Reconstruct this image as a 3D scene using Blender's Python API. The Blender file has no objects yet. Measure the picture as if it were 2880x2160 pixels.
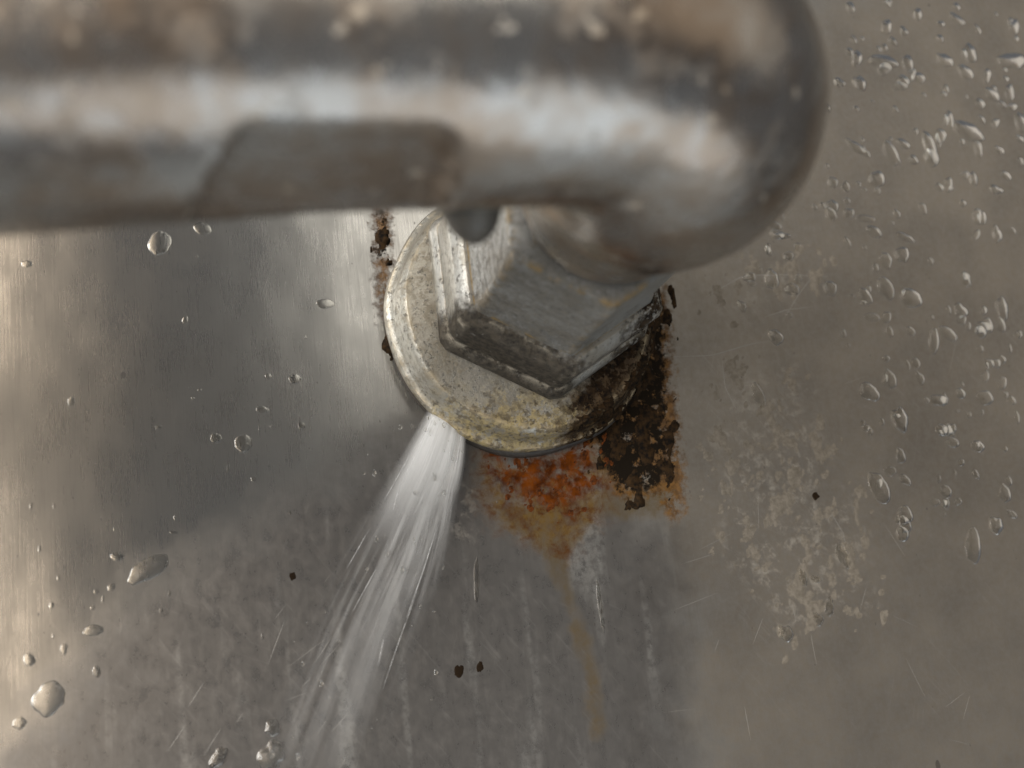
import bpy, bmesh, math, random
import numpy as np
from mathutils import Vector, Matrix, noise as mnoise

S = bpy.context.scene
COL = S.collection
MM = 0.001
rng = random.Random(11)

# ------------------------------------------------------------------ camera
# The steel wall is the plane y = 0 (x right, z up, room at negative y).  The phone is
# 125 mm away, looking up and to the right, rolled by 7 degrees.
F, VP, D, ROLL = 2900.0, (760.0, 1760.0), 125.0, math.radians(7)
_dx, _dy = VP[0] - 1440, 1080 - VP[1]
_ux = _dx * math.cos(ROLL) + _dy * math.sin(ROLL)
_uy = -_dx * math.sin(ROLL) + _dy * math.cos(ROLL)
TH = math.atan(-_uy / F)
PS = math.atan(-_ux / F * math.cos(TH))
FW = np.array([math.sin(PS) * math.cos(TH), math.cos(PS) * math.cos(TH), math.sin(TH)])
_r0 = np.array([math.cos(PS), -math.sin(PS), 0.0])
_u0 = np.cross(_r0, FW)
RT = math.cos(ROLL) * _r0 - math.sin(ROLL) * _u0
UP = math.sin(ROLL) * _r0 + math.cos(ROLL) * _u0


def W(px, py, y=0.0):
    """millimetre position on the plane y for a point measured in the photograph"""
    d = FW + RT * (px - 1440) / F - UP * (py - 1080) / F
    t = (y + D) / d[1]
    return np.array([0, -D, 0]) + d * t


cam = bpy.data.cameras.new('camera')
cam.sensor_width = 36
cam.lens = 36 * F / 2880
cam.clip_start = 0.002
cam.clip_end = 20
cam.dof.use_dof = True
cam.dof.focus_distance = 0.128
cam.dof.aperture_fstop = 19
cam_o = bpy.data.objects.new('camera', cam)
COL.objects.link(cam_o)
R3 = Matrix(((RT[0], UP[0], -FW[0]), (RT[1], UP[1], -FW[1]), (RT[2], UP[2], -FW[2])))
cam_o.matrix_world = Matrix.Translation((0, -D * MM, 0)) @ R3.to_4x4()
S.camera = cam_o

# ------------------------------------------------------------------ world, lamps, exposure
w = bpy.data.worlds.new('World')
S.world = w
w.use_nodes = True
w.node_tree.nodes['Background'].inputs[0].default_value = (0.090, 0.092, 0.097, 1)
w.node_tree.nodes['Background'].inputs[1].default_value = 1.0


def lamp(name, loc, target, sx, sy, radiance, color):
    l = bpy.data.lights.new(name, 'AREA')
    l.shape = 'RECTANGLE'
    l.size, l.size_y = sx, sy
    l.energy = radiance * math.pi * sx * sy
    l.color = color
    o = bpy.data.objects.new(name, l)
    COL.objects.link(o)
    o.location = loc
    o.rotation_euler = (Vector(target) - Vector(loc)).to_track_quat('-Z', 'Y').to_euler()
    return o


lamp('room_lamp', (-0.365, -0.70, 0.16), (0, 0, 0.03), 0.40, 0.66, 3.0, (1.0, 0.81, 0.61))
lamp('ceiling_lamp', (0.165, -0.62, 0.36), (0.02, 0, 0.04), 0.22, 0.40, 2.3, (1.0, 0.95, 0.85))
lamp('added_left_fill', (-0.72, -0.56, 0.20), (0.02, -0.01, 0.0), 0.50, 0.60, 12.0, (0.98, 0.98, 0.97))  # unseen fill lamp, added from the left to whiten the jet
lamp('added_right_fill', (0.75, -0.55, 0.22), (0.08, 0, 0.03), 0.6, 0.6, 0.36, (1.0, 0.87, 0.70))  # unseen fill lamp, added to brighten the right part of the wall
lamp('window_light', (0.16, -0.18, -0.40), (0.05, -0.05, 0.04), 0.62, 0.30, 1.0, (0.88, 0.95, 1.0))

S.view_settings.view_transform = 'Standard'
S.view_settings.look = 'None'
S.view_settings.gamma = 1
S.view_settings.exposure = 0.3
S.view_settings.use_curve_mapping = False
S.cycles.use_denoising = True
S.cycles.max_bounces = 10
S.cycles.transparent_max_bounces = 24
S.cycles.sample_clamp_indirect = 4


# ------------------------------------------------------------------ shader helper
class Nodes:
    def __init__(s, name):
        s.m = bpy.data.materials.new(name)
        s.m.use_nodes = True
        s.t = s.m.node_tree
        s.t.nodes.clear()
        s.out = s.t.nodes.new('ShaderNodeOutputMaterial')
        tc = s.t.nodes.new('ShaderNodeTexCoord')
        s.uv = tc.outputs['UV']
        s.p = s.vm('SCALE', tc.outputs['Object'], scale=1000.0)

    def put(s, sock, v):
        if v is None:
            return
        if isinstance(v, bpy.types.NodeSocket):
            s.t.links.new(v, sock)
        elif isinstance(v, (tuple, list)) and len(v) == 3 and sock.type == 'RGBA':
            sock.default_value = (*v, 1)
        else:
            sock.default_value = v

    def vm(s, op, a, b=None, scale=None):
        n = s.t.nodes.new('ShaderNodeVectorMath')
        n.operation = op
        s.put(n.inputs[0], a)
        s.put(n.inputs[1], b)
        if scale is not None:
            n.inputs['Scale'].default_value = scale
        return n.outputs[0]

    def f(s, op, a, b=None, c=None, clamp=False):
        n = s.t.nodes.new('ShaderNodeMath')
        n.operation = op
        n.use_clamp = clamp
        s.put(n.inputs[0], a)
        s.put(n.inputs[1], b)
        s.put(n.inputs[2], c)
        return n.outputs[0]

    def noise(s, scale, detail=4, rough=0.55, stretch=None, off=0.0, dist=0.0):
        v = s.p
        if stretch:
            v = s.vm('MULTIPLY', v, stretch)
        if off:
            v = s.vm('ADD', v, (off, off * 1.7, off * 0.6))
        n = s.t.nodes.new('ShaderNodeTexNoise')
        n.inputs['Scale'].default_value = scale
        n.inputs['Detail'].default_value = detail
        n.inputs['Roughness'].default_value = rough
        n.inputs['Distortion'].default_value = dist
        s.put(n.inputs['Vector'], v)
        return n.outputs['Fac']

    def voro(s, scale, off=0.0, stretch=None, rnd=1.0):
        v = s.p
        if stretch:
            v = s.vm('MULTIPLY', v, stretch)
        if off:
            v = s.vm('ADD', v, (off, off, off))
        n = s.t.nodes.new('ShaderNodeTexVoronoi')
        n.inputs['Scale'].default_value = scale
        n.inputs['Randomness'].default_value = rnd
        s.put(n.inputs['Vector'], v)
        return n.outputs['Distance'], n.outputs['Color']

    def step(s, v, lo, hi, a=0.0, b=1.0):
        n = s.t.nodes.new('ShaderNodeMapRange')
        n.interpolation_type = 'SMOOTHSTEP'
        s.put(n.inputs[0], v)
        for i, x in enumerate((lo, hi, a, b)):
            n.inputs[i + 1].default_value = x
        return n.outputs[0]

    def lin(s, v, lo, hi, a=0.0, b=1.0):
        n = s.t.nodes.new('ShaderNodeMapRange')
        s.put(n.inputs[0], v)
        for i, x in enumerate((lo, hi, a, b)):
            n.inputs[i + 1].default_value = x
        return n.outputs[0]

    def mix(s, fac, a, b):
        n = s.t.nodes.new('ShaderNodeMix')
        n.data_type = 'RGBA'
        s.put(n.inputs[0], fac)
        s.put(n.inputs[6], a)
        s.put(n.inputs[7], b)
        return n.outputs[2]

    def fmix(s, fac, a, b):
        n = s.t.nodes.new('ShaderNodeMix')
        s.put(n.inputs[0], fac)
        s.put(n.inputs[2], a)
        s.put(n.inputs[3], b)
        return n.outputs[0]

    def attr(s, name):
        n = s.t.nodes.new('ShaderNodeAttribute')
        n.attribute_name = name
        return n.outputs['Fac']

    def edges(s, radius):
        b = s.t.nodes.new('ShaderNodeBevel')
        b.samples = 6
        b.inputs['Radius'].default_value = radius * MM
        g = s.t.nodes.new('ShaderNodeNewGeometry')
        n = s.t.nodes.new('ShaderNodeVectorMath')
        n.operation = 'DOT_PRODUCT'
        s.t.links.new(b.outputs[0], n.inputs[0])
        s.t.links.new(g.outputs['Normal'], n.inputs[1])
        return s.lin(n.outputs['Value'], 1.0, 0.93, 0.0, 1.0)

    def bump(s, h, dist=0.1, strength=1.0, normal=None):
        n = s.t.nodes.new('ShaderNodeBump')
        n.inputs['Strength'].default_value = strength
        n.inputs['Distance'].default_value = dist * MM
        s.put(n.inputs['Height'], h)
        s.put(n.inputs['Normal'], normal)
        return n.outputs[0]

    def bsdf(s, col, rough, metal=0.0, normal=None, **kw):
        n = s.t.nodes.new('ShaderNodeBsdfPrincipled')
        s.put(n.inputs['Base Color'], col)
        s.put(n.inputs['Roughness'], rough)
        s.put(n.inputs['Metallic'], metal)
        s.put(n.inputs['Normal'], normal)
        for k, v in kw.items():
            s.put(n.inputs[k.replace('_', ' ')], v)
        return n.outputs[0]

    def done(s, sh):
        s.t.links.new(sh, s.out.inputs[0])
        return s.m


# ------------------------------------------------------------------ mesh helpers
def link(name, me, mat, parent=None, smooth=True, loc=None):
    o = bpy.data.objects.new(name, me)
    COL.objects.link(o)
    if mat and not me.materials:
        me.materials.append(mat)
    if smooth:
        me.shade_smooth()
    if parent:
        o.parent = parent
    if loc is not None:
        o.location = loc
    return o


def tag(o, label, cat, group=None, kind=None):
    o['label'] = label
    o['category'] = cat
    if group:
        o['group'] = group
    if kind:
        o['kind'] = kind
    return o


def mesh(name, verts, faces):
    me = bpy.data.meshes.new(name)
    me.from_pydata([tuple(float(c) * MM for c in v) for v in verts], [], faces)
    me.update()
    return me


def sharp(me, deg):
    me.shade_smooth()
    me.set_sharp_from_angle(angle=math.radians(deg))


def lathe(name, prof, seg=160, wob=None):
    """profile of (radius, distance out from the wall) turned about the fitting's axis"""
    vs, fs = [], []
    for r, a in prof:
        for i in range(seg):
            t = 2 * math.pi * i / seg
            rr, aa = (r, a) if wob is None else wob(r, a, t)
            vs.append((rr * math.cos(t), -aa, rr * math.sin(t)))
    for j in range(len(prof) - 1):
        for i in range(seg):
            k = (i + 1) % seg
            fs.append((j * seg + i, (j + 1) * seg + i, (j + 1) * seg + k, j * seg + k))
    return mesh(name, vs, fs)


def hex_r(R, t, rot, rnd):
    """radius of a hexagon of circumradius R at angle t, its corners cut by a circle"""
    s = math.pi / 3
    u = ((t - rot) % s) - s / 2
    return min(R * math.cos(s / 2) / math.cos(u), rnd)


def hexlathe(name, prof, rot=math.radians(30), seg=360):
    """profile of (circumradius, corner radius, distance out)"""
    vs, fs = [], []
    for R, c, a in prof:
        for i in range(seg):
            t = 2 * math.pi * i / seg
            r = hex_r(R, t, rot, c)
            vs.append((r * math.cos(t), -a, r * math.sin(t)))
    for j in range(len(prof) - 1):
        for i in range(seg):
            k = (i + 1) % seg
            fs.append((j * seg + i, (j + 1) * seg + i, (j + 1) * seg + k, j * seg + k))
    return mesh(name, vs, fs)


def sd_poly(P, pts):
    """signed distance (positive inside) of the points P (n,2) to a polygon"""
    pts = np.array(pts, float)
    d = np.full(len(P), 1e9)
    ins = np.zeros(len(P), bool)
    for i in range(len(pts)):
        a, b = pts[i], pts[(i + 1) % len(pts)]
        e = b - a
        q = P - a
        t = np.clip((q @ e) / (e @ e), 0, 1)
        d = np.minimum(d, np.hypot(*(q - t[:, None] * e).T))
        c = ((a[1] > P[:, 1]) != (b[1] > P[:, 1]))
        with np.errstate(divide='ignore', invalid='ignore'):
            xi = (b[0] - a[0]) * (P[:, 1] - a[1]) / (b[1] - a[1] + 1e-12) + a[0]
        ins ^= c & (P[:, 0] < xi)
    return np.where(ins, d, -d)


def on_wall(pts):
    return [tuple(W(x, y)[[0, 2]]) for x, y in pts]


# ------------------------------------------------------------------ the steel wall
RUST = [[(1330, 1262), (1480, 1290), (1650, 1250), (1720, 1180), (1760, 1300), (1710, 1400), (1680, 1480),
         (1590, 1560), (1490, 1540), (1390, 1480), (1340, 1400)]]
CORE = [[(1370, 1275), (1480, 1290), (1560, 1270), (1660, 1230), (1690, 1200), (1690, 1310), (1640, 1390), (1550, 1440), (1490, 1410), (1420, 1350)]]
YELLOW = [[(1400, 1420), (1690, 1400), (1650, 1480), (1600, 1560), (1620, 1700), (1672, 1850), (1712, 2080),
           (1672, 2080), (1640, 1900), (1590, 1700), (1530, 1560), (1440, 1480)],
          [(1700, 1380), (1900, 1340), (1880, 1440), (1760, 1460), (1690, 1440)]]
GRIME = [[(1790, 880), (1855, 830), (1868, 1000), (1870, 1150), (1885, 1300), (1850, 1370), (1760, 1385), (1700, 1320),
          (1670, 1210), (1650, 1200), (1700, 1050)], [(1060, 590), (1085, 590), (1080, 730), (1062, 720)]]
BROWN = [[(1780, 880), (1870, 810), (1890, 1000), (1905, 1180), (1925, 1330), (1925, 1440), (1890, 1470), (1850, 1400),
          (1740, 1400), (1680, 1300), (1640, 1180)], [(1050, 540), (1095, 540), (1100, 900), (1070, 900), (1055, 720)]]
LIME = [[(2040, 1020), (2230, 1030), (2280, 1150), (2330, 1280), (2280, 1380), (2350, 1500), (2420, 1560), (2440, 1690),
         (2340, 1690), (2280, 1770), (2190, 1800), (2170, 1680), (2080, 1600), (2040, 1480), (2010, 1260)],
        [(2100, 760), (2330, 740), (2290, 800), (2150, 850), (2060, 900), (1990, 830)],
        [(2340, 1420), (2400, 1380), (2420, 1540), (2445, 1690), (2410, 1700), (2370, 1560)],
        [(1250, 1290), (1330, 1350), (1340, 1500), (1300, 1530), (1260, 1420)]]
FILM = [[(1800, 300), (2900, -400), (3600, 800), (3000, 2800), (1950, 2800), (1880, 1700), (1650, 1250), (1600, 800)]]
WET = [[(1230, 1150), (1340, 1250), (1700, 1300), (1905, 1600), (1915, 2400), (-400, 2400), (60, 2080), (240, 1830),
        (380, 1680), (560, 1560), (900, 1360)]]


def make_wall():
    dx = np.arange(-52, 152.01, 0.75)
    dz = np.arange(-56, 112.01, 0.75)
    xs = np.concatenate([[-600, -350, -200, -120, -80], dx, [175, 220, 280, 340, 400]])
    zs = np.concatenate([[-500, -300, -180, -110, -80], dz, [135, 180, 260, 400, 600]])
    XX, ZZ = np.meshgrid(xs, zs)
    P = np.stack([XX.ravel(), ZZ.ravel()], 1)
    # the sheet is not dead flat: long shallow waves of rolled steel
    yy = 0.25 * np.sin(P[:, 0] * 0.045 + 1.0) * np.cos(P[:, 1] * 0.03) * np.clip(1.0 - np.abs(P[:, 0] - 35) / 250, 0, 1)
    yy -= 0.25 * math.sin(35 * 0.045 + 1.0) * math.cos(36 * 0.03)
    V = np.stack([P[:, 0], yy * 0, P[:, 1]], 1) * MM
    nx, nz = len(xs), len(zs)
    i, j = np.meshgrid(np.arange(nx - 1), np.arange(nz - 1))
    a = (j * nx + i).ravel()
    fs = np.stack([a, a + 1, a + nx + 1, a + nx], 1)
    me = bpy.data.meshes.new('steel_wall')
    me.from_pydata(V.tolist(), [], fs.tolist())
    ul = me.uv_layers.new(name='UVMap')
    vi = np.empty(len(me.loops), np.int32)
    me.loops.foreach_get('vertex_index', vi)
    ul.data.foreach_set('uv', (P[vi] * 0.001).astype(np.float32).ravel())
    for nm, polys in (('rust', RUST), ('core', CORE), ('yellow', YELLOW), ('grime', GRIME), ('brown', BROWN),
                      ('lime', LIME), ('film', FILM), ('wet', WET)):
        sd = np.max([sd_poly(P, on_wall(p)) for p in polys], axis=0)
        at = me.attributes.new(nm, 'FLOAT', 'POINT')
        at.data.foreach_set('value', np.clip(sd, -60, 60).astype(np.float32))
    return me


def wall_material():
    n = Nodes('stained_stainless_steel')
    big = n.noise(0.03, 3)
    mid = n.noise(0.16, 6, 0.6)
    fine = n.noise(1.1, 8, 0.65)
    grit = n.noise(4.0, 4, 0.6)
    brush = n.noise(1.0, 5, 0.6, stretch=(5.0, 1.0, 0.14))
    brush2 = n.noise(1.0, 3, 0.5, stretch=(0.32, 1.0, 0.035), off=7)

    def area(name, amp, soft, nz, bias=0.0):
        v = n.f('ADD', n.attr(name), n.f('MULTIPLY', n.f('SUBTRACT', nz, 0.5), 2 * amp))
        return n.step(v, -soft + bias, soft + bias)

    col = n.mix(mid, (0.41, 0.402, 0.385), (0.32, 0.313, 0.298))
    col = n.mix(n.f('MULTIPLY', n.step(brush, 0.45, 0.75), 0.35), col, (0.23, 0.222, 0.208))
    rough = n.f('ADD', n.lin(mid, 0.3, 0.7, 0.24, 0.32), n.lin(brush, 0.3, 0.7, -0.03, 0.05))
    metal = 0.94
    h = n.f('ADD', n.f('MULTIPLY', brush, 0.09), n.f('MULTIPLY', fine, 0.2))
    spec = 0.5

    # dried hard-water film on the right
    film = n.f('MULTIPLY', area('film', 9, 9, mid), n.lin(fine, 0.3, 0.7, 0.6, 0.9))
    col = n.mix(film, col, n.mix(n.f('ADD', n.f('MULTIPLY', fine, 0.5), n.f('MULTIPLY', n.step(n.noise(0.07, 7, 0.62, off=17), 0.3, 0.7), 0.5)), (0.075, 0.062, 0.047), (0.205, 0.174, 0.133)))
    rough = n.fmix(film, rough, 0.50)
    metal = n.fmix(film, metal, 0.45)
    # wet zone below the leak
    wet = area('wet', 6, 5.0, n.noise(0.2, 8, 0.65, off=71))
    wetd = n.noise(0.6, 8, 0.66, stretch=(1.0, 1.0, 0.7), off=3)
    col = n.mix(n.f('MULTIPLY', wet, 0.75), col, n.mix(wetd, (0.066, 0.061, 0.057), (0.115, 0.107, 0.10)))
    rough = n.fmix(wet, rough, n.lin(wetd, 0.3, 0.7, 0.22, 0.42))
    metal = n.fmix(wet, metal, 0.6)
    h = n.f('ADD', h, n.f('MULTIPLY', wet, n.f('MULTIPLY', wetd, 0.45)))
    # fine scuffs running askew
    for ang, off, amt in ((35, 91, 0.10), (-20, 97, 0.08), (62, 103, 0.07)):
        mp = n.t.nodes.new('ShaderNodeMapping')
        mp.inputs['Rotation'].default_value = (0, math.radians(ang), 0)
        n.t.links.new(n.p, mp.inputs['Vector'])
        keep, n.p = n.p, mp.outputs[0]
        sc = n.noise(1.0, 3, 0.55, stretch=(2.6, 1.0, 0.16), off=off)
        n.p = keep
        scr = n.f('MULTIPLY', n.step(sc, 0.60, 0.70), n.step(n.noise(0.06, 3, 0.5, off=off + 2), 0.45, 0.6))
        col = n.mix(n.f('MULTIPLY', scr, amt), col, (0.40, 0.39, 0.37))
        h = n.f('ADD', h, n.f('MULTIPLY', scr, 0.06))
    # limescale flecks and patches
    limef = n.noise(0.6, 9, 0.72, dist=0.15, off=11)
    lime = n.f('MULTIPLY', area('lime', 5, 3.0, mid), n.step(limef, 0.50, 0.66))
    col = n.mix(n.f('MULTIPLY', lime, 0.5), col, (0.26, 0.243, 0.208))
    rough = n.fmix(lime, rough, 0.7)
    metal = n.fmix(lime, metal, 0.1)
    h = n.f('ADD', h, n.f('MULTIPLY', lime, 1.2))
    # thin pale drip marks under the fitting
    drip = n.f('MULTIPLY', n.step(brush2, 0.53, 0.68), n.f('MULTIPLY', wet, n.step(fine, 0.35, 0.6)))
    col = n.mix(n.f('MULTIPLY', drip, 0.5), col, (0.38, 0.375, 0.355))
    # yellow run, rust, brown and black
    yel = n.f('MULTIPLY', area('yellow', 2.0, 0.9, n.noise(0.35, 6, 0.6, off=33)), n.lin(fine, 0.3, 0.7, 0.5, 0.95))
    col = n.mix(n.f('MULTIPLY', yel, 0.9), col, n.mix(fine, (0.055, 0.036, 0.010), (0.11, 0.07, 0.018)))
    rough = n.fmix(yel, rough, 0.5)
    metal = n.fmix(yel, metal, 0.2)
    rn = n.noise(0.45, 8, 0.68, off=41, dist=0.4)
    rust = n.f('MULTIPLY', area('rust', 5.0, 1.8, rn), n.lin(n.noise(0.8, 6, 0.7, off=44), 0.35, 0.6, 0.35, 1.0))
    rc = n.mix(n.step(rn, 0.40, 0.60), (0.14, 0.083, 0.022), (0.08, 0.03, 0.006))
    col = n.mix(n.f('MULTIPLY', rust, 0.9), col, rc)
    core = n.f('MULTIPLY', area('core', 6.0, 1.5, rn), n.step(n.noise(0.5, 6, 0.6, off=47), 0.30, 0.55))
    col = n.mix(core, col, n.mix(n.step(n.noise(0.55, 6, 0.62, off=51), 0.34, 0.66), (0.15, 0.038, 0.003), (0.04, 0.010, 0.002)))
    rr = n.f('MAXIMUM', rust, core)
    rough = n.fmix(rr, rough, 0.42)
    metal = n.fmix(rr, metal, 0.0)
    h = n.f('ADD', h, n.f('MULTIPLY', rr, n.f('MULTIPLY', fine, 2.0)))
    brown = n.f('MULTIPLY', area('brown', 2.4, 0.8, fine), n.step(n.noise(0.5, 6, 0.7, off=5), 0.36, 0.5))
    col = n.mix(n.f('MULTIPLY', brown, 0.9), col, n.mix(n.step(n.noise(0.8, 6, 0.7, off=61), 0.35, 0.65), (0.17, 0.085, 0.024), (0.06, 0.03, 0.011)))
    grime = n.f('MULTIPLY', area('grime', 2.6, 0.5, fine), n.step(n.noise(0.7, 7, 0.72, off=9), 0.40, 0.47))
    col = n.mix(grime, col, (0.012, 0.009, 0.006))
    gg = n.f('MAXIMUM', brown, grime)
    rough = n.fmix(gg, rough, 0.8)
    spec = n.fmix(n.f('MAXIMUM', gg, n.f('MULTIPLY', rr, 0.95)), spec, 0.05)
    metal = n.fmix(gg, metal, 0.0)
    # small dark pits everywhere
    d, c = n.voro(0.28, stretch=(1, 1, 0.6))
    sep = n.t.nodes.new('ShaderNodeSeparateColor')
    n.t.links.new(c, sep.inputs[0])
    pit = n.f('MULTIPLY', n.f('LESS_THAN', n.f('ADD', d, n.f('MULTIPLY', fine, 0.1)), n.lin(sep.outputs[0], 0.5, 1.0, 0.06, 0.145)),
              n.f('GREATER_THAN', sep.outputs[1], 0.66))
    d2, c2 = n.voro(0.8, off=31, stretch=(1, 1, 0.5))
    sep2 = n.t.nodes.new('ShaderNodeSeparateColor')
    n.t.links.new(c2, sep2.inputs[0])
    pit2 = n.f('MULTIPLY', n.f('LESS_THAN', n.f('ADD', d2, n.f('MULTIPLY', grit, 0.1)), 0.15),
               n.f('GREATER_THAN', sep2.outputs[1], 0.86))
    pits = n.f('MAXIMUM', pit, n.f('MULTIPLY', pit2, 0.7))
    col = n.mix(n.f('MULTIPLY', pits, 0.85), col, (0.05, 0.043, 0.036))
    metal = n.fmix(pits, metal, 0.2)
    nb = n.bump(big, 1.2, 0.3)
    nb = n.bump(h, 0.05, 0.4, nb)
    tg = n.t.nodes.new('ShaderNodeTangent')
    tg.direction_type = 'UV_MAP'
    tg.uv_map = 'UVMap'
    return n.done(n.bsdf(col, rough, metal, nb, Specular_IOR_Level=spec, Anisotropic=n.f('MULTIPLY', 0.85, n.f('MULTIPLY', n.f('SUBTRACT', 1.0, wet), n.f('SUBTRACT', 1.0, film, clamp=True))), Anisotropic_Rotation=0.25, Tangent=tg.outputs[0]))


wall = link('steel_wall', make_wall(), wall_material())
tag(wall, 'stained stainless steel wall sheet behind the leaking pipe fitting', 'wall', kind='structure')




def scratch_material():
    n = Nodes('bright_scratch')
    f1 = n.noise(1.5, 4, 0.6)
    return n.done(n.bsdf(n.mix(f1, (0.30, 0.29, 0.27), (0.20, 0.19, 0.175)), 0.5, 0.4))


M_SCRATCH = scratch_material()


def scratch(pts, width):
    """a fine raised burr along a polyline measured in the photograph"""
    P_ = [W(x, y)[[0, 2]] for x, y in pts]
    vs, fs = [], []
    m = 14
    for k in range(m + 1):
        t = k / m * (len(P_) - 1)
        a = min(int(t), len(P_) - 2)
        f = t - a
        c = P_[a] * (1 - f) + P_[a + 1] * f
        d = (P_[a + 1] - P_[a]) / np.linalg.norm(P_[a + 1] - P_[a])
        nn = np.array([-d[1], d[0]])
        ww = width * (0.25 + 0.75 * math.sin(math.pi * min(max(k / m, 0.04), 0.96)))
        for q, y in ((-0.5, 0.01), (0, -0.025), (0.5, 0.01)):
            v = c + nn * ww * q
            vs.append((v[0], y, v[1]))
    for k in range(m):
        for q in range(2):
            b = k * 3 + q
            fs.append((b, b + 1, b + 4, b + 3))
    return link('scratch', mesh('scratch', vs, fs), M_SCRATCH, wall)


for pts, wd in (([(1895, 1003), (2000, 1000), (2110, 968), (2170, 958)], 0.16), ([(2200, 905), (2245, 830), (2292, 768)], 0.14),
                ([(2150, 892), (2210, 872), (2285, 862)], 0.16), ([(1985, 835), (2090, 775), (2200, 772), (2330, 778)], 0.2),
                ([(2330, 1430), (2372, 1500), (2385, 1570)], 0.14), ([(2030, 1010), (2040, 1090), (2070, 1150)], 0.14)):
    scratch(pts, wd)
for k in range(46):
    x, y = rng.uniform(150, 1000), rng.uniform(1480, 2140)
    if y < 2250 - 0.9 * x + 150:
        continue
    L_, an = rng.uniform(30, 150), math.radians(rng.gauss(128, 9))
    scratch([(x, y), (x + L_ * math.cos(an), y + L_ * math.sin(an))], rng.uniform(0.06, 0.11))
for k in range(22):
    x, y = rng.uniform(1950, 2800), rng.uniform(900, 2100)
    L_, an = rng.uniform(30, 130), math.radians(rng.uniform(0, 180))
    scratch([(x, y), (x + L_ * math.cos(an), y + L_ * math.sin(an))], rng.uniform(0.05, 0.09))

# ------------------------------------------------------------------ the fitting
C0 = W(1482, 868)
X0, Z0 = C0[0], C0[2]


def fitting_material(name, base, dark, rough, edge_col, edge_amt, dirt_amt=0.5, metal=0.85, speck=0.5, marks=()):
    """marks: (direction in degrees round the axis, offset mm, softness mm, amount, colour a, colour b, noise mm, cut)"""
    n = Nodes(name)
    mid = n.noise(0.22, 6, 0.6, off=2)
    fine = n.noise(1.4, 8, 0.68, off=4)
    grit = n.noise(5.0, 4, 0.6)
    col = n.mix(n.step(mid, 0.35, 0.65), base, dark)
    r = n.f('ADD', rough, n.lin(fine, 0.3, 0.7, -0.06, 0.10))
    m = metal
    sl = 0.5
    dirt = n.f('MULTIPLY', n.step(n.f('ADD', n.f('MULTIPLY', mid, 0.5), n.f('MULTIPLY', fine, 0.5)), 0.48, 0.58), dirt_amt)
    col = n.mix(dirt, col, n.mix(grit, (0.15, 0.125, 0.085), (0.25, 0.215, 0.155)))
    m = n.fmix(dirt, m, 0.1)
    for k, (deg, off, soft, amt, ca, cb, nz, cut) in enumerate(marks):
        d = n.t.nodes.new('ShaderNodeVectorMath')
        d.operation = 'DOT_PRODUCT'
        n.t.links.new(n.p, d.inputs[0])
        d.inputs[1].default_value = (math.cos(math.radians(deg)), 0, math.sin(math.radians(deg)))
        g = n.noise(0.5, 8, 0.7, off=60 + 9 * k)
        v = n.f('ADD', d.outputs['Value'], n.f('MULTIPLY', n.f('SUBTRACT', g, 0.5), 2 * nz))
        q = n.f('MULTIPLY', n.step(v, off - soft, off + soft), n.step(n.noise(0.9, 7, 0.72, off=80 + 5 * k), cut - 0.06, cut + 0.06))
        q = n.f('MULTIPLY', q, amt)
        col = n.mix(q, col, n.mix(n.step(fine, 0.35, 0.65), ca, cb))
        m = n.fmix(q, m, 0.0)
        r = n.fmix(q, r, 0.75)
        sl = n.fmix(q, sl, 0.08)
    e = n.f('MULTIPLY', n.edges(1.3), n.step(n.noise(0.5, 6, 0.68, off=8), 0.42, 0.56))
    e = n.f('MULTIPLY', e, edge_amt)
    col = n.mix(e, col, edge_col)
    m = n.fmix(e, m, 0.1)
    sp = n.f('MULTIPLY', n.step(n.noise(1.6, 5, 0.7, off=21), 0.57, 0.64), speck)
    col = n.mix(sp, col, (0.035, 0.03, 0.024))
    m = n.fmix(sp, m, 0.0)
    h = n.f('ADD', n.f('MULTIPLY', fine, 0.8), n.f('ADD', n.f('MULTIPLY', e, 0.6), n.f('MULTIPLY', sp, 0.5)))
    return n.done(n.bsdf(col, r, m, n.bump(h, 0.16, 0.8), Specular_IOR_Level=sl))


BLK_A, BLK_B = (0.008, 0.006, 0.005), (0.04, 0.024, 0.012)
M_FLANGE = fitting_material('limed_plated_brass', (0.44, 0.425, 0.38), (0.34, 0.32, 0.27), 0.36, (0.52, 0.43, 0.29), 0.8, 0.7, 0.75, 0.6, marks=(
    (268, 11.5, 3.0, 0.85, (0.40, 0.31, 0.13), (0.22, 0.18, 0.10), 5.0, 0.47),
    (262, 10.0, 4.0, 0.8, (0.06, 0.045, 0.028), (0.12, 0.10, 0.07), 6.0, 0.53),
    (338, 8.5, 1.5, 0.9, (0.10, 0.055, 0.02), (0.05, 0.03, 0.015), 5.0, 0.30),
    (338, 8.5, 1.2, 1.0, BLK_A, BLK_B, 5.0, 0.45)))
M_NUT = fitting_material('dull_plated_brass', (0.42, 0.41, 0.38), (0.32, 0.31, 0.28), 0.36, (0.50, 0.45, 0.36), 0.85, 0.45, 0.85, 0.6, marks=(
    (240, 10.2, 1.0, 0.95, (0.022, 0.018, 0.014), (0.075, 0.062, 0.046), 3.0, 0.33),
    (345, 9.5, 1.5, 1.0, BLK_A, BLK_B, 4.0, 0.44)))
M_SLEEVE = fitting_material('grey_plated_brass', (0.36, 0.36, 0.345), (0.26, 0.26, 0.25), 0.42, (0.34, 0.21, 0.05), 1.0, 0.35, 0.6, 0.4, marks=(
    (205, 8.5, 2.0, 0.5, (0.10, 0.09, 0.075), (0.15, 0.13, 0.10), 5.0, 0.52),
    (255, 8.0, 2.0, 0.6, (0.09, 0.08, 0.065), (0.17, 0.155, 0.125), 5.0, 0.46)))
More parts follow.
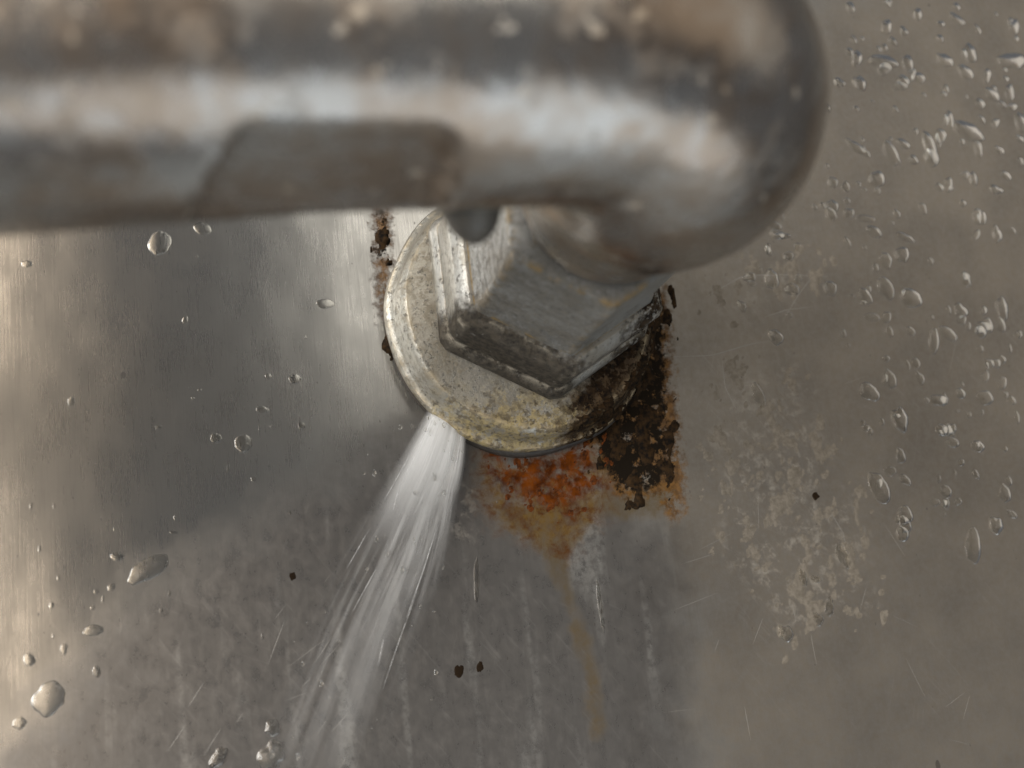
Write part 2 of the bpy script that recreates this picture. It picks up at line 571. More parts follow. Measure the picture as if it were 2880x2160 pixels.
M_LUG = fitting_material('shadow_toned_cast_metal', (0.17, 0.165, 0.155), (0.12, 0.115, 0.105), 0.48, (0.42, 0.27, 0.09), 0.4, 0.3, 0.8, 0.2)  # base colour darkened to hold the shadow the lug sits in


def chrome_material():
    n = Nodes('worn_chrome')
    big = n.noise(0.09, 4, 0.6, off=3)
    mid = n.noise(0.35, 5, 0.62, stretch=(1.0, 1.0, 0.6), off=6)
    fine = n.noise(1.6, 6, 0.65, off=9)
    tint = n.step(n.f('ADD', n.f('MULTIPLY', big, 0.55), n.f('MULTIPLY', mid, 0.45)), 0.40, 0.62)
    col = n.mix(tint, (0.47, 0.455, 0.43), (0.36, 0.29, 0.23))  # brown mottling, deepened to paint in the dark brown room the pipe mirrors
    patch = n.step(n.noise(0.22, 6, 0.65, off=14), 0.55, 0.62)
    col = n.mix(n.f('MULTIPLY', patch, 0.3), col, (0.26, 0.225, 0.185))
    spot = n.step(n.noise(0.5, 3, 0.5, off=25), 0.66, 0.70)
    col = n.mix(n.f('MULTIPLY', spot, 0.25), col, (0.55, 0.47, 0.33))
    metal = n.f('SUBTRACT', 0.97, n.f('ADD', n.f('MULTIPLY', patch, 0.15), n.f('MULTIPLY', spot, 0.6)))
    rough = n.f('ADD', n.lin(mid, 0.3, 0.7, 0.24, 0.31), n.f('MULTIPLY', patch, 0.10))
    h = n.f('ADD', n.f('MULTIPLY', mid, 1.0), n.f('MULTIPLY', fine, 0.2))
    nb = n.bump(big, 0.8, 0.4)
    return n.done(n.bsdf(col, rough, metal, n.bump(h, 0.10, 0.5, nb)))


M_ELBOW = chrome_material()


def gasket_material():
    n = Nodes('black_rubber')
    f1 = n.noise(1.5, 6, 0.6)
    return n.done(n.bsdf(n.mix(f1, (0.02, 0.018, 0.016), (0.06, 0.05, 0.04)), 0.5, 0.0, n.bump(f1, 0.2, 0.8)))


M_GASKET = gasket_material()

fit = bpy.data.objects.new('elbow_fitting', None)
COL.objects.link(fit)
fit.location = (X0 * MM, 0, Z0 * MM)
fit.empty_display_size = 0.01
tag(fit, 'worn chrome elbow pipe screwed through hex nut and round flange into the steel wall', 'pipe fitting')


def wobble(amp):
    def f(r, a, t):
        k = mnoise.noise(Vector((math.cos(t) * 2.1, math.sin(t) * 2.1, a * 0.2)))
        return r * (1 + amp * k), a
    return f


me = lathe('flange', [(12, 1.2), (16.9, 1.1), (17.35, 1.3), (17.6, 1.8), (17.6, 2.6), (17.4, 3.0), (17.0, 3.2), (16.7, 3.5), (16.4, 4.4),
                      (16.2, 5.4), (15.9, 6.1), (15.4, 6.5), (12, 6.6), (5, 6.6)], wob=wobble(0.018))
sharp(me, 35)
flange = link('flange', me, M_FLANGE, fit, smooth=False)
flange.location = (-1.3 * MM, 0, -1.5 * MM)
flange['label'] = 'round flange crusted with cream limescale'


def flange_grime():
    prof = [(17.4, 0.6), (17.75, 1.6), (17.7, 2.7), (17.2, 3.3), (16.7, 3.7), (16.5, 4.6), (16.3, 5.5), (15.8, 6.5), (14.8, 6.65)]
    P2 = []
    for a, b in zip(prof[:-1], prof[1:]):
        for k in range(6):
            P2.append((a[0] + (b[0] - a[0]) * k / 6, a[1] + (b[1] - a[1]) * k / 6))
    ts = [math.radians(-88 + 112 * k / 260) for k in range(261)]
    vs, H, fs = [], [], []
    for j, (r, a) in enumerate(P2):
        for t in ts:
            v = Vector((math.cos(t) * r * 0.45, a * 0.45, math.sin(t) * r * 0.45 + 7))
            q = mnoise.fractal(v, 0.8, 2.1, 6) * 0.5 + 0.5
            edge = min(1, (math.degrees(t) + 88) / 22, (24 - math.degrees(t)) / 18)
            h = (q - 0.51) + 0.5 * (edge - 1)
            H.append(h)
            g = max(-0.1, min(h, 0.5)) * 1.3
            vs.append(((r + g) * math.cos(t), -(a + 0.5 * g), (r + g) * math.sin(t)))
    n = len(ts)
    for j in range(len(P2) - 1):
        for i in range(n - 1):
            c = (j * n + i, j * n + i + 1, (j + 1) * n + i + 1, (j + 1) * n + i)
            if max(H[k] for k in c) > 0:
                fs.append(c)
    return mesh('grime', vs, fs)


gk = link('gasket', lathe('gasket', [(12, -0.4), (17.0, -0.4), (17.4, 0.2), (17.3, 0.9), (16.8, 1.3), (12, 1.3)], wob=wobble(0.02)), M_GASKET, flange)
gk.location = (0.2 * MM, 0, -0.55 * MM)

me = hexlathe('nut_collar', [(8, 8, 6.3), (15.0, 14.7, 6.3), (15.25, 14.9, 6.7), (15.3, 14.9, 7.6), (15.0, 14.6, 8.4), (14.4, 14.2, 8.9), (8, 8, 8.9)])
sharp(me, 32)
nut = None
me2 = hexlathe('hex_nut', [(8, 8, 8.7), (14.3, 14.0, 8.7), (14.3, 14.0, 14.9), (14.1, 13.7, 15.3), (13.2, 12.8, 16.2), (12.8, 12.4, 16.4), (8, 8, 16.4)])
sharp(me2, 28)
nut = link('hex_nut', me2, M_NUT, fit, smooth=False)
nut.location = (0, 0, 1.4 * MM)
nut['label'] = 'dull hex nut with dirty dark flats'
link('collar', me, M_NUT, nut, smooth=False)

me = hexlathe('hex_sleeve', [(7, 7, 16.2), (12.4, 12.2, 16.2), (12.2, 12.0, 17.2), (11.7, 11.6, 18.5), (11.5, 11.4, 31.2), (11.2, 11.0, 31.9), (10.5, 10.2, 32.2),
                             (8.2, 8.2, 32.2), (7.8, 7.8, 35.5)])
sharp(me, 28)
sleeve = link('hex_sleeve', me, M_SLEEVE, fit, smooth=False)
sleeve.location = (0, 0, 1.6 * MM)
sleeve['label'] = 'grey hex sleeve with amber deposits along its edges'


def sweep(name, pts, rads, seg=96, clampf=None):
    pts = [Vector(p) for p in pts]
    vs, fs = [], []
    up = Vector((0, 0, 1))
    for i, p in enumerate(pts):
        t = (pts[min(i + 1, len(pts) - 1)] - pts[max(i - 1, 0)]).normalized()
        s = t.cross(up).normalized()
        u = s.cross(t).normalized()
        for k in range(seg):
            a = 2 * math.pi * k / seg
            v = p + (s * math.cos(a) + u * math.sin(a)) * rads[i]
            if clampf:
                v = clampf(v)
            vs.append(v)
    for j in range(len(pts) - 1):
        for k in range(seg):
            q = (k + 1) % seg
            fs.append((j * seg + k, (j + 1) * seg + k, (j + 1) * seg + q, j * seg + q))
    n0 = len(pts) * seg
    vs.append(pts[0]); vs.append(pts[-1])
    for k in range(seg):
        q = (k + 1) % seg
        fs.append((n0, k, q))
        fs.append((n0 + 1, (len(pts) - 1) * seg + q, (len(pts) - 1) * seg + k))
    return mesh(name, vs, fs)


A_PIPE, R_BEND, R_PIPE = 61.0, 14.0, 10.3


def smooth01(x):
    x = max(0.0, min(1.0, x))
    return x * x * (3 - 2 * x)


def make_elbow():
    pts, rads = [], []
    for a, r in ((33.4, 8.0), (33.45, 8.5), (33.9, 8.85), (34.8, 8.95), (36.5, 9.2), (38, 9.55), (40, 10.1), (42, 10.7), (44, 11.3), (46, 11.8), (46.9, 12.0)):
        pts.append((0, -a, 0)); rads.append(r)
    for i in range(0, 40):
        b = math.pi / 2 * i / 39
        pts.append((-R_BEND * (1 - math.cos(b)), -(A_PIPE - R_BEND) - R_BEND * math.sin(b), 0))
        rads.append(12.0 + 1.3 * math.sin(math.pi * min(1, i / 30)) + (R_PIPE + 0.4 - 12.0) * smooth01(i / 39))
    for i in range(1, 160):
        x = -R_BEND - 0.6 * i
        pts.append((x, -A_PIPE, 0)); rads.append(R_PIPE + 0.4 + max(0.0, (-30 - x) * 0.045))

    def cl(v):
        # spanner flat milled on the underside of the straight arm
        d = 1e3
        nrm = Vector((0, -0.12, -0.993))
        xe = -38.0 - 0.35 * (v.y + A_PIPE)
        if xe - 3 < v.x < -17:
            d = 9.2 + 3.2 * smooth01((xe + 1.0 - v.x) / 2.2) + 3.2 * smooth01((v.x + 23.5) / 5.0)
        q = (v - Vector((0, -A_PIPE, 0))).dot(nrm)
        if q > d:
            v = v - nrm * (q - d)
        return v
    return sweep('elbow', pts, rads, clampf=cl)


me = make_elbow()
sharp(me, 40)
elbow = link('elbow', me, M_ELBOW, fit, smooth=False)
elbow.location = (0, 0, 1.0 * MM)


def make_lug():
    pts, rads = [], []
    for i in range(16):
        t = i / 15
        pts.append((-18.8 + 0.9 * t, -55 + 3.4 * t, -4.6 - 6.0 * t + 0.001 * i))
        rads.append(4.0 - 2.6 * t if i < 13 else (1.6, 1.2, 0.4)[i - 13])
    return sweep('lug', pts, rads, 32)


lug = link('lug', make_lug(), M_LUG, elbow)


# ------------------------------------------------------------------ crusts on the wall (real relief)
def crust(name, polys, cell, hmax, nscale, thr, amp, mat, seed, label, cat):
    pts = [np.array(on_wall(p)) for p in polys]
    allp = np.concatenate(pts)
    x0, z0 = allp.min(0) - 3
    x1, z1 = allp.max(0) + 3
    xs, zs = np.arange(x0, x1, cell), np.arange(z0, z1, cell)
    XX, ZZ = np.meshgrid(xs, zs)
    P = np.stack([XX.ravel(), ZZ.ravel()], 1)
    sd = np.max([sd_poly(P, p) for p in pts], axis=0)
    H = np.empty(len(P))
    for k, (x, z) in enumerate(P):
        if sd[k] < -amp:
            H[k] = -1
            continue
        v = Vector((x * nscale + seed, z * nscale * 0.75, seed * 1.3))
        q = mnoise.fractal(v, 0.8, 2.1, 6) * 0.5 + 0.5
        e = min(1.0, max(-1.0, (sd[k] + amp * 1.6 * mnoise.noise(v * 1.7)) / amp))
        H[k] = (q - thr) + 0.35 * min(0, e)
    top = np.clip(H, -0.02, 0.6)
    nx = len(xs)
    idx, vs, fs = {}, [], []

    def vid(k):
        if k not in idx:
            idx[k] = len(vs)
            vs.append((P[k, 0], -top[k] * hmax, P[k, 1]))
        return idx[k]
    for j in range(len(zs) - 1):
        for i in range(nx - 1):
            c = (j * nx + i, j * nx + i + 1, (j + 1) * nx + i + 1, (j + 1) * nx + i)
            if max(H[k] for k in c) > 0:
                fs.append(tuple(vid(k) for k in c))
    o = link(name, mesh(name, vs, fs), mat)
    tag(o, label, cat, kind='stuff')
    return o


def crust_mat(name, a, b, rough, spec=0.12):
    n = Nodes(name)
    f1 = n.noise(1.3, 7, 0.7)
    return n.done(n.bsdf(n.mix(n.step(f1, 0.35, 0.65), a, b), rough, 0.0, n.bump(f1, 0.15, 0.8), Specular_IOR_Level=spec))


crust('black_grime_and_gap', [GRIME[0]], 0.22, 1.1, 0.42, 0.49, 2.2, crust_mat('black_grime_and_gap', (0.005, 0.004, 0.003), (0.042, 0.023, 0.009), 0.8), 3.0,
      'thick black grime crust on the wall to the right of the flange', 'grime')
crust('black_grime_and_gap', [[(1078, 935), (1112, 945), (1165, 1050), (1150, 1062), (1090, 985)]], 0.2, 1.4, 0.5, 0.40, 0.6, bpy.data.materials['black_grime_and_gap'], 15.0,  # gap behind the flange: its shade is built as black crust
      'black slot along the lower left flange edge, gap shade built as crust', 'grime')
crust('black_grime_and_gap', [[(1052, 570), (1092, 570), (1086, 740), (1060, 730)]], 0.2, 1.6, 0.5, 0.52, 0.8, bpy.data.materials['black_grime_and_gap'], 5.0,
      'small black grime specks on the wall left of the flange', 'grime')
crust('rust_scale', CORE, 0.2, 0.3, 0.9, 0.68, 2.2, crust_mat('rust_scale', (0.15, 0.042, 0.007), (0.035, 0.011, 0.003), 0.6), 8.0,
      'flaky orange rust scale under the bottom edge of the flange', 'rust')
crust('limescale', LIME[:3], 0.35, 0.45, 0.5, 0.64, 3.5, crust_mat('limescale', (0.205, 0.183, 0.152), (0.14, 0.124, 0.10), 0.6), 12.0,
      'rough pale limescale patch on the wall right of the black grime', 'limescale')


fg = link('grime', flange_grime(), bpy.data.materials['black_grime_and_gap'], flange)
fg['kind'] = 'stuff'
fg['label'] = 'black grime caked on the right side of the flange'

# ------------------------------------------------------------------ water
def water_mat():
    n = Nodes('clear_water')
    g = n.t.nodes.new('ShaderNodeBsdfGlass')
    g.inputs['IOR'].default_value = 1.333
    g.inputs['Roughness'].default_value = 0.12
    g.inputs['Color'].default_value = (0.92, 0.92, 0.91, 1)
    return n.done(g.outputs[0])


M_WATER = water_mat()


def drop_mesh(seed, hgt=0.33, sag=0.2, irr=0.18, rings=9, seg=28):
    """unit drop: outline radius about 1 in x and z, height hgt, sagging towards -z"""
    vs, fs = [], []
    out = []
    for k in range(seg):
        a = 2 * math.pi * k / seg
        d = Vector((math.cos(a) * 0.9, math.sin(a) * 0.9, seed * 3.7))
        out.append(1 + irr * 1.6 * mnoise.noise(d) + irr * 0.7 * mnoise.noise(d * 2.7))
    vs.append((0, -hgt, -sag * 0.45))
    for j in range(1, rings + 1):
        t = j / rings
        y = hgt * (1 - t * t) ** 0.62 if j < rings else -0.06
        c = -sag * 0.45 * (1 - t)
        for k in range(seg):
            a = 2 * math.pi * k / seg
            r = out[k] * t
            vs.append((r * math.cos(a), -y * (1 + 0.25 * sag * -math.sin(a) * t * 2), r * math.sin(a) + c))
    for k in range(seg):
        q = (k + 1) % seg
        fs.append((0, 1 + q, 1 + k))
    for j in range(rings - 1):
        for k in range(seg):
            q = (k + 1) % seg
            a, b = 1 + j * seg, 1 + (j + 1) * seg
            fs.append((a + k, a + q, b + q, b + k))
    nb = len(vs)
    vs.append((0, 0.06, 0))
    b = 1 + (rings - 1) * seg
    for k in range(seg):
        fs.append((nb, b + k, b + (k + 1) % seg))
    me = bpy.data.meshes.new('water_droplet')
    me.from_pydata(vs, [], fs)
    me.update()
    me.shade_smooth()
    me.materials.append(M_WATER)
    return me


def foam_mat():
    n = Nodes('foamy_water')
    f1 = n.noise(0.9, 5, 0.6)
    b = n.bsdf((0.9, 0.91, 0.91), 0.15, 0.0, n.bump(f1, 0.4, 0.6))
    g = n.t.nodes.new('ShaderNodeBsdfTransparent')
    m = n.t.nodes.new('ShaderNodeMixShader')
    n.t.links.new(n.step(f1, 0.3, 0.75, 0.08, 0.6), m.inputs[0])
    n.t.links.new(g.outputs[0], m.inputs[1])
    n.t.links.new(b, m.inputs[2])
    return n.done(m.outputs[0])


M_FOAM = foam_mat()
DROPS = [drop_mesh(i, hgt=0.18 + 0.035 * (i % 4), sag=0.12 + 0.07 * (i % 3), irr=0.12 + 0.05 * (i % 5)) for i in range(14)]
placed = []


def drop(px, py, w_, h_, rot, label, group, me=None, flat=1.0):
    """px, py: centre in the photograph; w_, h_: size in its pixels; rot in degrees"""
    p = W(px, py)
    if (p[0] - X0) ** 2 + (p[2] - Z0) ** 2 < 20.5 ** 2:
        return None
    sc = np.linalg.norm(W(px + 10, py) - W(px - 10, py)) / 20
    rx, rz = max(0.16, w_ * sc / 2), max(0.16, h_ * sc / 2)
    o = bpy.data.objects.new('water_droplet', me or DROPS[len(placed) % len(DROPS)])
    COL.objects.link(o)
    o.location = (p[0] * MM, 0, p[2] * MM)
    o.rotation_euler = (0, math.radians(rot) + ROLL, 0)
    o.scale = (rx * MM, min(rx, rz) * flat * MM, rz * MM)
    tag(o, label, 'droplet', group)
    placed.append(o)
    return o


Z7 = [(815,35,35,45,0),(985,125,40,60,10),(1065,145,30,40,0),(1235,180,30,30,0),(1410,135,20,40,-20),(1580,125,40,60,20),(1310,30,30,30,0),
 (1375,245,45,70,10),(1255,280,60,50,20),(1575,290,110,60,-5),(970,285,110,50,0),(845,275,40,60,20),(1350,330,60,50,30),(1455,355,26,60,20),
 (1475,440,60,44,30),(1560,430,36,60,0),(765,385,40,40,0),(860,390,55,55,0),(1050,400,60,36,-20),(1100,350,30,60,30),(1365,610,120,62,20),
 (1615,570,50,70,0),(850,690,95,36,32),(1015,725,52,100,-32),(1110,745,35,35,0),(1190,690,46,110,-15),(1225,650,18,60,0),(1415,695,30,60,0),
 (1510,700,40,26,20),(940,835,65,60,0),(1495,885,50,36,0),(1390,835,36,50,0),(725,995,40,60,-20),(885,1020,80,26,0),(925,1080,60,40,20),
 (1070,1105,70,26,15),(980,1215,44,60,-20),(1060,1195,56,60,0),(800,1130,24,44,-25),(455,1050,70,32,20),(975,1340,56,90,-25),
 (725,1345,50,55,0),(915,1480,60,30,0),(985,1480,36,45,20),(1330,1450,50,60,0),(1525,1440,50,80,0),(1440,1525,70,40,-20),(1270,1555,80,40,30),
 (1205,1590,40,90,10),(465,1570,50,60,-30),(530,1470,25,25,0),(355,1325,40,22,20),(435,1170,22,40,-20),(1280,560,30,60,0)]
Z8 = [(615,155,36,95,-22),(1350,180,65,36,0),(1530,170,60,46,0),(1550,30,40,26,20),(1270,90,26,50,-20),(1190,260,64,80,0),(1390,300,26,50,-15),
 (1400,350,50,32,0),(1500,365,50,36,0),(1190,400,34,50,0),(1150,465,40,32,0),(1375,600,26,40,0),(1210,640,54,60,0),(1200,720,46,46,0),
 (955,800,40,90,-25),(800,890,26,60,-10),(850,900,40,26,0),(905,1010,34,60,0),(860,1060,34,50,-20),(730,1120,60,50,20),(1640,180,30,30,0),(1660,250,20,40,0)]
GRP_R = 'droplets on the wall right of the elbow'


def right_label(px, py, a, b):
    size = 'tiny' if max(a, b) < 20 else 'small' if max(a, b) < 36 else 'medium' if max(a, b) < 56 else 'large'
    form = 'tall narrow' if b > 1.5 * a else 'wide flat' if a > 1.5 * b else 'round'
    if py > 1580:
        where = 'at the foot of the pale limescale patch'
    elif px < 2420 and py > 980:
        where = 'on the pale limescale patch'
    elif py > 1300:
        where = 'low on the brownish wall right of the limescale'
    elif py > 1000:
        where = 'right of the limescale, level with the black grime'
    elif px < 2300:
        where = 'on the wall just below the curve of the elbow'
    elif py > 700:
        where = 'near the bluish tint right of and below the elbow'
    elif px < 2480:
        where = 'close beside the round end of the elbow'
    elif py < 240:
        where = 'in the crowded top right corner of the wall'
    elif px > 2700:
        where = 'near the right edge, below the crowded top right corner'
    else:
        where = 'midway between the elbow end and the right edge'
    return f'{size} {form} droplet {where}'


for zx, zy, a, b, r in Z7:
    drop(1900 + zx * .6027, zy * .6027, a * .78, b * .78, r, right_label(1900 + zx * .6027, zy * .6027, a * .78, b * .78), GRP_R)
for zx, zy, a, b, r in Z8:
    drop(1700 + zx * .699, 1000 + zy * .699, a * .85, b * .85, r, right_label(1700 + zx * .699, 1000 + zy * .699, a * .85, b * .85), GRP_R)
n_try = 0
while n_try < 210:
    n_try += 1
    px, py = rng.uniform(2080, 2900), rng.uniform(-20, 1480)
    if px < 2420 and py > 980 or not (0 < px < 2880 and 0 < py):
        continue
    if py < 700 and px < 2370 - max(0, (py - 200)) * 0.5:
        continue
    s_ = rng.choice((12, 14, 16, 20, 24, 30))
    a, b = s_ * rng.uniform(.8, 1.6), s_ * rng.uniform(.8, 1.9)
    drop(px, py, a, b, rng.uniform(-40, 40), right_label(px, py, a, b), GRP_R)

BIG = [
 (2563, 838, 64, 52, 0, 'wide round water drop, the largest on the bluish tint below the elbow'),
 (2444, 1102, 60, 50, 0, 'plump drop alone on the brownish wall right of the limescale'),
 (2472, 1372, 56, 92, -14, 'long tilted water drop just right of the limescale patch'),
 (2736, 1532, 44, 100, 4, 'long running drop at the right edge, lowest of the big drops'),
 (451, 682, 66, 84, 8, 'shield-shaped water drop hanging just under the pipe on the left'),
 (569, 642, 56, 36, 10, 'flat water drop touching the lower edge of the pipe'),
 (200, 1128, 22, 30, 0, 'tiny bright drop alone on the cream part of the wall at far left'),
 (830, 1066, 36, 30, 0, 'round bright bead nearest the black slot of the flange'),
 (738, 1152, 38, 20, 0, 'flat wide bead between the round bead and the pair below'),
 (608, 1232, 36, 30, 0, 'left bead of the pair of drops left of the spray'),
 (685, 1246, 52, 54, 0, 'right and larger bead of the pair of drops left of the spray'),
 (915, 854, 48, 32, 0, 'flat bead high on the bright steel left of the flange'),
 (415, 1602, 126, 62, -32, 'long curved drop at the upper edge of the wet patch, lower left'),
 (330, 1566, 40, 26, 0, 'small bead above the long curved drop, lower left'),
 (262, 1772, 56, 34, -10, 'short bright drop halfway down the edge of the wet patch'),
 (180, 1824, 22, 34, 0, 'narrow bead left of the short bright drop in the lower left'),
 (82, 1856, 36, 40, 0, 'bead nearest the left frame edge above the hooked drop'),
 (272, 1888, 24, 38, -15, 'bead alone inside the wet patch, lower left'),
 (134, 1966, 92, 104, -20, 'large hooked drop near the lower left corner'),
 (56, 2034, 40, 36, 0, 'lowest left bead, in the corner below the hooked drop'),
 (772, 2130, 76, 84, 0, 'large pale splash blob at the bottom edge left of the spray'),
 (765, 2045, 54, 50, 20, 'pale splash blob just above the large one at the bottom'),
 (1340, 1630, 18, 130, 0, 'thin bright trickle of water straight below the left end of the rust'),
 (1688, 1700, 14, 150, -6, 'thin pale trickle beside the yellow run'),
 (616, 2128, 44, 76, 15, 'elongated pale splash blob leftmost at the bottom edge'),
]
for k, (px, py, a, b, r, lb) in enumerate(BIG):
    dm = drop_mesh(40 + k, 0.22, 0.3, 0.16, 12, 40)
    if 'splash' in lb:
        dm = drop_mesh(41 + k, 0.45, 0.3, 0.34, 12, 40)
    drop(px, py, a, b, r, lb, None, dm)
Z5 = [(1565,950,40,35),(1780,720,18,25),(155,295,60,50),(925,1250,35,25),(1165,1030,25,20),(1125,1080,20,20),(1330,1485,20,40),(1480,1550,30,30),
      (1760,1240,50,44),(1080,620,36,50),(1515,1250,12,36),(1580,1240,14,20),(1150,250,18,14)]
Z6 = [(300,710,30,40),(340,550,20,35),(230,380,20,40),(560,630,30,30),(650,610,46,50),(600,670,14,40),(1020,200,14,34),(1010,285,46,20),(670,265,20,20),
      (540,725,34,24),(180,130,20,40),(315,130,14,40),(310,890,16,30),(990,640,14,36),(940,740,20,30),(1690,170,12,26),(1530,890,14,36)]
for zx, zy, a, b in Z5:
    drop(zx * .4823, 600 + zy * .4823, a * .5, b * .5, 0, 'tiny clear water bead on the smooth steel left of the flange', 'beads on the steel left of the flange')
for zx, zy, a, b in Z6:
    drop(zx * .4823, 1360 + zy * .4823, a * .5, b * .5, 0, 'tiny water bead along the edge of the wet patch in the lower left', 'beads at the edge of the wet patch')

SPECKS = [(1290, 1888, 30, 40, 20, 'larger left speck of the two black specks side by side near the bottom'),
          (1350, 1876, 22, 34, 20, 'smaller right speck of the two black specks side by side near the bottom'),
          (823, 1620, 18, 26, 0, 'black speck alone in the wet patch left of the spray'),
          (2295, 1395, 24, 24, 0, 'dark speck on the lower middle of the limescale patch')]
for k, (px, py, a, b, r, lb) in enumerate(SPECKS):
    dm = drop_mesh(90 + k, 0.12, 0.1, 0.3, 4, 20)
    dm.materials[0] = bpy.data.materials['black_grime_and_gap']
    o = drop(px, py, a, b, r, lb, None, dm)
    o.name = 'grime_speck'
    o['category'] = 'speck'

# ------------------------------------------------------------------ the jet of water
jet = bpy.data.objects.new('water_jet', None)
COL.objects.link(jet)
J0 = W(1262, 1140)
jet.location = (J0[0] * MM, -2.0 * MM, J0[2] * MM)
jet.empty_display_size = 0.005
tag(jet, 'white jet of water fanning down and left from under the flange', 'water jet')


def jet_mat(name, dens, seed, cut):
    n = Nodes(name)
    sx = n.t.nodes.new('ShaderNodeSeparateXYZ')
    n.t.links.new(n.uv, sx.inputs[0])
    u, v = sx.outputs[0], sx.outputs[1]

    def uvn(a, b, det):
        t = n.t.nodes.new('ShaderNodeTexNoise')
        t.inputs['Scale'].default_value = 1
        t.inputs['Detail'].default_value = det
        n.t.links.new(n.vm('ADD', n.vm('MULTIPLY', n.uv, (a, b, 1)), (seed, seed * 2, 0)), t.inputs['Vector'])
        return t.outputs['Fac']
    s1, s2, s3 = uvn(4, 0.9, 2), uvn(11, 1.6, 3), uvn(40, 14, 3)
    st = n.f('ADD', n.f('MULTIPLY', s1, 0.6), n.f('ADD', n.f('MULTIPLY', s2, 0.35), n.f('MULTIPLY', s3, 0.12)))
    lo = n.step(st, 0.42, 0.72)
    edge = n.f('MULTIPLY', n.step(u, 0.0, 0.35), n.step(u, 1.0, 0.82))
    near = n.step(v, 0.58, 0.08)
    far = n.f('MULTIPLY', n.step(v, 1.1, 0.25), 0.55)
    body = n.f('MAXIMUM', n.f('MULTIPLY', near, n.f('ADD', 0.6, n.f('MULTIPLY', lo, 0.5))), n.f('MULTIPLY', far, lo))
    alpha = n.f('MULTIPLY', n.f('MULTIPLY', body, edge), dens, clamp=True)
    alpha = n.f('MULTIPLY', alpha, n.step(v, 0.0, 0.03))
    tr = n.t.nodes.new('ShaderNodeBsdfTransparent')
    b = n.bsdf((0.95, 0.96, 0.96), 0.3, 0.0, n.bump(s2, 0.3, 0.5))
    tl = n.t.nodes.new('ShaderNodeBsdfTranslucent')
    tl.inputs[0].default_value = (0.95, 0.96, 0.96, 1)
    m1 = n.t.nodes.new('ShaderNodeMixShader')
    m1.inputs[0].default_value = 0.35
    n.t.links.new(b, m1.inputs[1]); n.t.links.new(tl.outputs[0], m1.inputs[2])
    m2 = n.t.nodes.new('ShaderNodeMixShader')
    n.t.links.new(alpha, m2.inputs[0])
    n.t.links.new(tr.outputs[0], m2.inputs[1]); n.t.links.new(m1.outputs[0], m2.inputs[2])
    return n.done(m2.outputs[0])


def catmull(pts, t):
    n = len(pts) - 1
    x = min(t * n, n - 1e-6)
    i = int(x); f = x - i
    p = [np.array(pts[max(0, min(n, k))], float) for k in (i - 1, i, i + 1, i + 2)]
    return 0.5 * ((2 * p[1]) + (-p[0] + p[2]) * f + (2 * p[0] - 5 * p[1] + 4 * p[2] - p[3]) * f * f + (-p[0] + 3 * p[1] - 3 * p[2] + p[3]) * f ** 3)


def sheet(name, left, right, depth, bulge, mat, nu=40, nv=120):
    """a fan of water: left and right borders as photo points, its distance from the wall along its length"""
    vs, fs, uv = [], [], []
    for j in range(nv + 1):
        t = j / nv
        a, b = catmull(left, t), catmull(right, t)
        dep = depth[0] + (depth[1] - depth[0]) * t
        for i in range(nu + 1):
            u = i / nu
            q = a + (b - a) * u
            dd = dep + bulge * (0.4 + t) * math.sin(math.pi * u)
            vs.append(W(q[0], q[1], -dd) - np.array([J0[0], -2.0, J0[2]]))
            uv.append((u, t))
    for j in range(nv):
        for i in range(nu):
            k = j * (nu + 1) + i
            fs.append((k, k + 1, k + nu + 2, k + nu + 1))
    me = mesh(name, vs, fs)
    ul = me.uv_layers.new(name='UVMap')
    for lp in me.loops:
        ul.data[lp.index].uv = uv[lp.vertex_index]
    return link(name, me, mat, jet)


L1 = [(1222, 1112), (1110, 1300), (985, 1500), (830, 1800), (680, 2230)]
R1 = [(1312, 1118), (1308, 1290), (1255, 1560), (1170, 1850), (1060, 2230)]
sheet('sheet', L1, R1, (1.4, 4.5), 1.6, jet_mat('spray_water', 1.5, 3.0, 0))
sheet('sheet', [(1232, 1112), (1130, 1300), (1015, 1500), (880, 1760), (680, 2230)], [(1306, 1118), (1280, 1300), (1190, 1560), (1090, 1800), (930, 2230)],
      (2.0, 6.5), 1.0, jet_mat('spray_water_front', 1.2, 9.0, 0))
sheet('sheet', [(1252, 1112), (1215, 1300), (1180, 1420), (1150, 1560), (1110, 1720)], [(1312, 1118), (1310, 1290), (1290, 1420), (1265, 1560), (1240, 1680)],
      (1.8, 3.6), 0.9, jet_mat('spray_water_edge', 1.8, 5.0, 0))


# strands torn off the sheets and drops flying with them
M_STRAND = foam_mat()
M_STRAND.name = 'spray_strands'


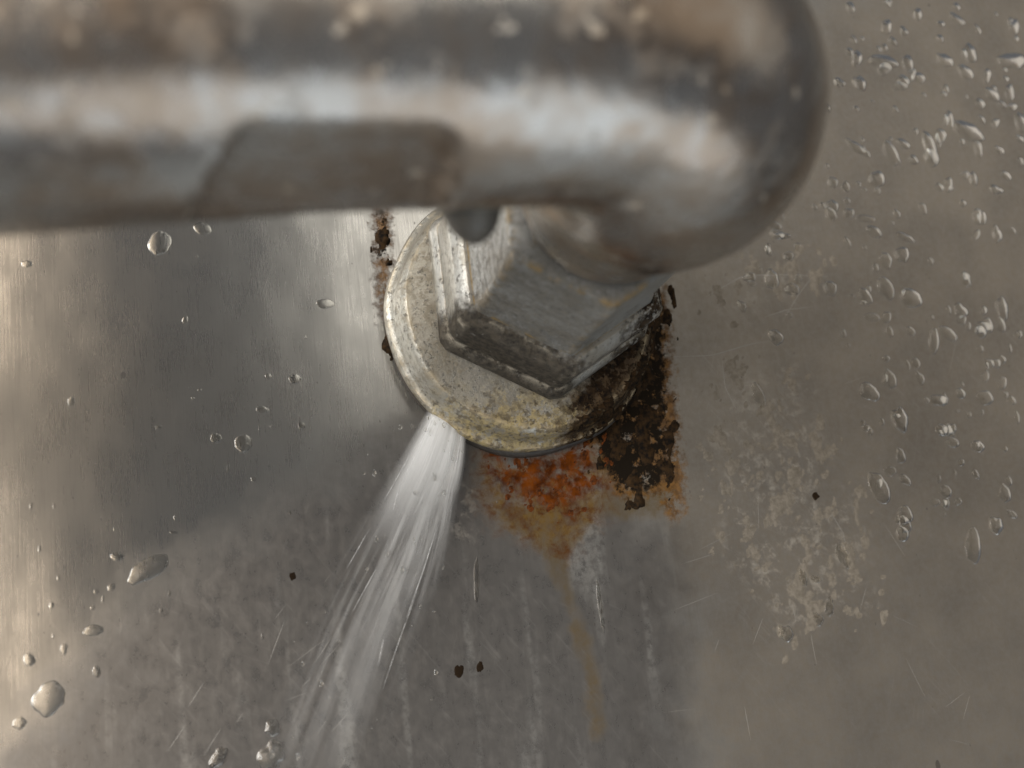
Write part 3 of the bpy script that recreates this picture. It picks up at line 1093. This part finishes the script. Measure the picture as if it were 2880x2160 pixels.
def strands(count, seed):
    r2 = random.Random(seed)
    vs, fs = [], []
    L, R = L1, R1
    seg = 6
    for _ in range(count):
        u0 = r2.uniform(0.12, 0.9)
        t0, ln = r2.uniform(0.02, 0.75), r2.uniform(0.05, 0.26)
        rad = r2.uniform(0.03, 0.07)
        dep, drift = r2.uniform(0.0, 2.2), r2.uniform(-0.05, 0.05)
        base = len(vs)
        m = 14
        for k in range(m):
            f = k / (m - 1)
            t = min(1.0, t0 + ln * f)
            q = catmull(L, t) * (1 - u0 - drift * f) + catmull(R, t) * (u0 + drift * f)
            c = W(q[0], q[1], -(1.6 + 3.6 * t + dep * (0.3 + t))) - np.array([J0[0], -2.0, J0[2]])
            rr = rad * max(0.05, math.sin(math.pi * min(1, f * 1.02)) ** 0.6)
            for a in range(seg):
                w_ = 2 * math.pi * a / seg
                vs.append((c[0] + rr * math.cos(w_), c[1] + rr * math.sin(w_), c[2]))
        for k in range(m - 1):
            for a in range(seg):
                b = (a + 1) % seg
                fs.append((base + k * seg + a, base + k * seg + b, base + (k + 1) * seg + b, base + (k + 1) * seg + a))
    return mesh('strands', vs, fs)


so = link('strands', strands(14, 4), M_STRAND, jet)
so['kind'] = 'stuff'


def flying(count, seed):
    r2 = random.Random(seed)
    bm = bmesh.new()
    for _ in range(count):
        t = r2.uniform(0.05, 1.0)
        u = r2.gauss(0.5, 0.42)
        q = catmull(L1, t) * (1 - u) + catmull(R1, t) * u
        c = W(q[0], q[1], -(2.0 + 4.5 * t * r2.random() + 1.5)) - np.array([J0[0], -2.0, J0[2]])
        rad = r2.choice((0.08, 0.1, 0.12, 0.16, 0.22)) * MM
        ret = bmesh.ops.create_icosphere(bm, subdivisions=2, radius=rad)
        bmesh.ops.scale(bm, vec=(1, 1, r2.uniform(1.1, 2.0)), verts=ret['verts'])
        bmesh.ops.translate(bm, vec=Vector(c) * MM, verts=ret['verts'])
    me = bpy.data.meshes.new('flying_drops')
    bm.to_mesh(me)
    bm.free()
    return me


fd = link('flying_drops', flying(70, 9), M_WATER, jet)
fd['kind'] = 'stuff'
